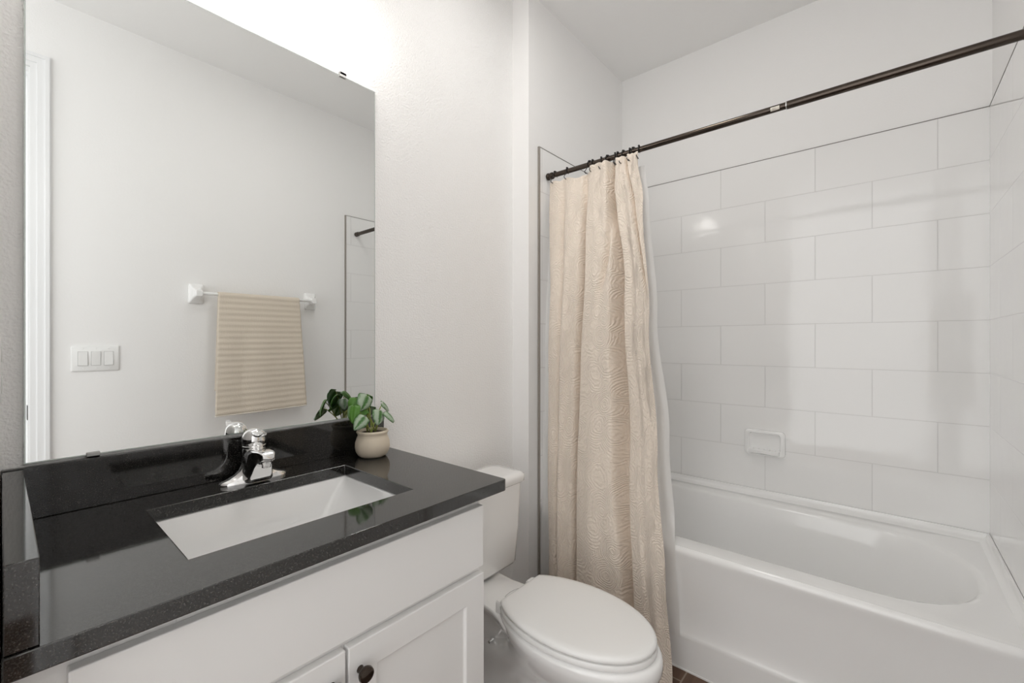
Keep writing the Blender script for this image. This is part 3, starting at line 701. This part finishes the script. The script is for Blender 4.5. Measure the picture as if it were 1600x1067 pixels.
def top_z(q):   # sags a little between hooks
    d_ = min(abs(q - h) for h in HOOKQ); return 1.966 + .021 * smooth(.98, 1.12, q) - .013 * min(1, d_ / .22) ** 1.5
cur = obj('shower_curtain', sheet(curtain_pt, 300, 200, 0, 3, top_z, lambda q: lerp(.050, .006, smooth(1.5, 2.9, q)) + .006 * math.sin(q * 5.1 + .4), .30), M['curtain'], smooth=180, loc=(1.69, -.35, 1.95))
cur['label'] = 'beige textured shower curtain gathered at the left end of the rod'; cur['category'] = 'shower curtain'
s_ = cur.modifiers.new('thickness', 'SOLIDIFY'); s_.thickness = .0016
def liner_pt(q, z):
    t = (1.955 - z) / 1.85
    y = lerp(interp([(0, -.1075), (1, -.118)], t), interp([(0, -.568), (.09, -.586), (.34, -.634), (.6, -.690), (.82, -.726), (1, -.745)], t), q)
    x = xc(z) + lerp(.012, .046, smooth(.02, .20, q)) + .006 * math.sin(2 * PI * q * 9 + .5 * math.sin(3 * t)) + .004 * mnoise.noise(Vector((q * 5, z * 2, 9)))
    x = lerp(x, min(x, 1.644), 1 - smooth(.46, .60, z))
    return Vector((x, y, z))
lin = obj('shower_liner', sheet(liner_pt, 200, 90, 0, 1, lambda q: 1.950, lambda q: .115 + .006 * math.sin(q * 9), 1.0), M['liner'], smooth=180, loc=(1.70, -.35, 1.95))
lin['label'] = 'translucent white shower liner hanging behind the beige curtain'; lin['category'] = 'shower liner'

hooks_label = ['first dark curtain hook, next to the left end cap of the rod', 'second dark curtain hook from the left, over the flat first panel', 'third dark curtain hook from the left, at the first fold', 'fourth dark curtain hook from the left, start of the middle panel', 'fifth dark curtain hook from the left, over the middle panel', 'sixth dark curtain hook from the left, over the middle panel', 'seventh dark curtain hook from the left, at the second fold', 'eighth dark curtain hook from the left, just right of the second fold', 'fourth dark curtain hook from the right, over the last panel', 'third dark curtain hook from the right, over the last panel', 'second dark curtain hook from the right end of the curtain', 'last dark curtain hook, at the right edge of the curtain']
h0 = root('curtain_hook', '', 'curtain hook', (RX, 0, RZ), 'curtain hooks on the rod')
bm = bmesh.new(); pts = []
for k in range(15):
    a = math.radians(lerp(-35, 205, k / 14)); pts.append((RX + .0150 * math.cos(a), 0, RZ + .0150 * math.sin(a)))
pts += [(RX - .0145, .001, RZ - .012), (RX - .015, .004, RZ - .019), (RX - .019, .007, RZ - .026), (RX - .024, .006, RZ - .032), (RX - .026, .003, RZ - .037), (RX - .025, 0, RZ - .042), (RX - .021, -.001, RZ - .044), (RX - .018, -.001, RZ - .041)]
tube(bm, pts, .0016, 8); obj('wire', bm, M['black'], h0, smooth=180)
bm = bmesh.new()
for a in (65, 90, 115):
    c = (RX + .0150 * math.cos(math.radians(a)), 0, RZ + .0150 * math.sin(math.radians(a))); lathe(bm, [(.0008, -.0042), (.003, -.003), (.0042, 0), (.003, .003), (.0008, .0042)], c, 'z', 12)
obj('roller_beads', bm, M['black'], h0, smooth=180)
for i, q in enumerate(HOOKQ):
    y = curtain_pt(min(q, 2.999), 1.95).y
    if i == 0: h = h0
    else:
        h = h0.copy(); C.objects.link(h)
        for ch in h0.children:
            c = ch.copy(); C.objects.link(c); c.parent = h
    h['label'] = hooks_label[i]
    h.location = (RX, y, RZ); h.rotation_euler = (0, 0, math.radians((-8, 10, -25, 5, 14, -18, 24, 4, -10, 8, -22, 12)[i]))

# ------------------------------------------------------------------ towel bar and towel on the wall across (seen in the mirror)
r = root('towel_bar', 'white ceramic towel bar on the wall across from the mirror', 'towel bar', (1.02, YN - .008, 1.488))
BY, BZ = YN + .052, 1.488
bm = bmesh.new(); tube(bm, [(0.722, BY, BZ), (1.350, BY, BZ)], .0095, 16); obj('bar', bm, M['plastic'], r)
for x in (0.715, 1.353):
    bm = bmesh.new()
    def pl(hx_, hz_, y, rr, dz=0): return [(x + a, y, BZ + dz + b) for a, b, _ in rrect(0, 0, hx_, hz_, rr, 0, 5)]
    loft(bm, [pl(.036, .054, YN - .0078, .008), pl(.036, .054, YN + .002, .008), pl(.033, .050, YN + .007, .008), pl(.022, .030, YN + .018, .008), pl(.018, .021, YN + .034, .008), pl(.0165, .018, YN + .062, .008), pl(.014, .0155, YN + .066, .006)])
    obj('post', bm, M['ceramic'], r, smooth=50)

r = root('hand_towel', 'beige ribbed towel folded over the white towel bar', 'towel', (1.03, BY, 1.488))
bm = bmesh.new()
def towel_sheet(bm, q, side):  # one hanging half; q along the width, returns profile points from hem up over the bar
    pass
nu, rows = 60, []
TW = bmesh.new()
npath = 150
for i in range(nu + 1):
    q = i / nu; row = []
    for j in range(npath + 1):
        s = j / npath
        # path: front hem -> up -> over the bar -> down behind
        Lf, Lb, R_ = .690, .55, .0145
        tot = Lf + PI * R_ + Lb; d_ = s * tot
        if d_ < Lf: z = BZ - (Lf - d_); y = BY + R_; dn = 1; drop = Lf - d_
        elif d_ < Lf + PI * R_:
            a = (d_ - Lf) / R_; z = BZ + R_ * math.sin(a); y = BY + R_ * math.cos(a); drop = 0; dn = math.cos(a)
        else: drop = d_ - Lf - PI * R_; z = BZ - drop; y = BY - R_; dn = -1
        x0 = .803 - .020 * drop / .69; x1 = 1.254 + .038 * drop / .69
        if dn < 0: x0 += .006; x1 -= .01
        x = lerp(x0, x1, q)
        rib = .0048 * abs(math.sin(PI * d_ / .0335)) if d_ < Lf + PI * R_ else 0
        wob = .010 * mnoise.noise(Vector((q * 2.5, drop * 1.1, 5))) * min(1, drop / .25) + .006 * math.sin(q * 7 + 1) * min(1, drop / .4)
        y += dn * rib + (abs(wob) if dn > 0 else -abs(wob) * .3) + (0.012 * drop / .69 if dn > 0 else 0)
        z += -.014 * math.sin(PI * q) * (0.3 * drop) + .004 * mnoise.noise(Vector((q * 6, 2, 1))) * (drop / .69) + (.012 * (q) * drop / .69)
        row.append(TW.verts.new((x, y, z)))
    rows.append(row)
for i in range(nu):
    for j in range(npath): TW.faces.new((rows[i][j], rows[i + 1][j], rows[i + 1][j + 1], rows[i][j + 1]))
hem = [v.co.copy() for v in (rows[i][0] for i in range(nu + 1))]
t_ = obj('cloth', TW, M['towel'], r, smooth=180); s_ = t_.modifiers.new('thickness', 'SOLIDIFY'); s_.thickness = .004
tube(bm, hem, .0036, 8); obj('hem', bm, M['towelhem'], r, smooth=180, label='pale stitched hem')

# ------------------------------------------------------------------ three gang light switch (seen in the mirror)
r = root('light_switch', 'white three-rocker light switch on the wall across from the mirror', 'light switch', (.305, YN - .008, 1.137))
SY = YN - .008
bm = bmesh.new(); loft(bm, [[(.305 + a, SY + .0001, 1.137 + b_) for a, b_, _ in rrect(0, 0, .087, .0615, .005, 0)], [(.305 + a, SY + .004, 1.137 + b_) for a, b_, _ in rrect(0, 0, .087, .0615, .005, 0)], [(.305 + a, SY + .007, 1.137 + b_) for a, b_, _ in rrect(0, 0, .083, .0575, .004, 0)]])
obj('cover_plate', bm, M['switchwhite'], r)
for k, tl in ((-1, .002), (0, -.002), (1, .002)):
    xc_ = .305 + k * .046
    bm = bmesh.new(); box(bm, xc_ - .0180, xc_ + .0180, SY + .0070, SY + .0072, 1.137 - .0345, 1.137 + .0345); obj('opening', bm, M['gap'], r, smooth=None, label='thin grey gap around the rocker')
    bm = bmesh.new()
    loft(bm, [[(xc_ - .0165, SY + .007, z), (xc_ + .0165, SY + .007, z), (xc_ + .0165, SY + .010 + d_, z), (xc_ - .0165, SY + .010 + d_, z)] for z, d_ in ((1.137 - .033, tl), (1.137, 0.0), (1.137 + .033, -tl))])
    obj('rocker', bm, M['switchwhite'], r, smooth=None, bevel=.0008)
    for dz in (-.0485, .0485):
        bm = bmesh.new(); lathe(bm, [(.003, .0068), (.003, .0078), (.0015, .0084)], (xc_, SY, 1.137 + dz), 'y', 12); obj('screw', bm, M['switchwhite'], r)
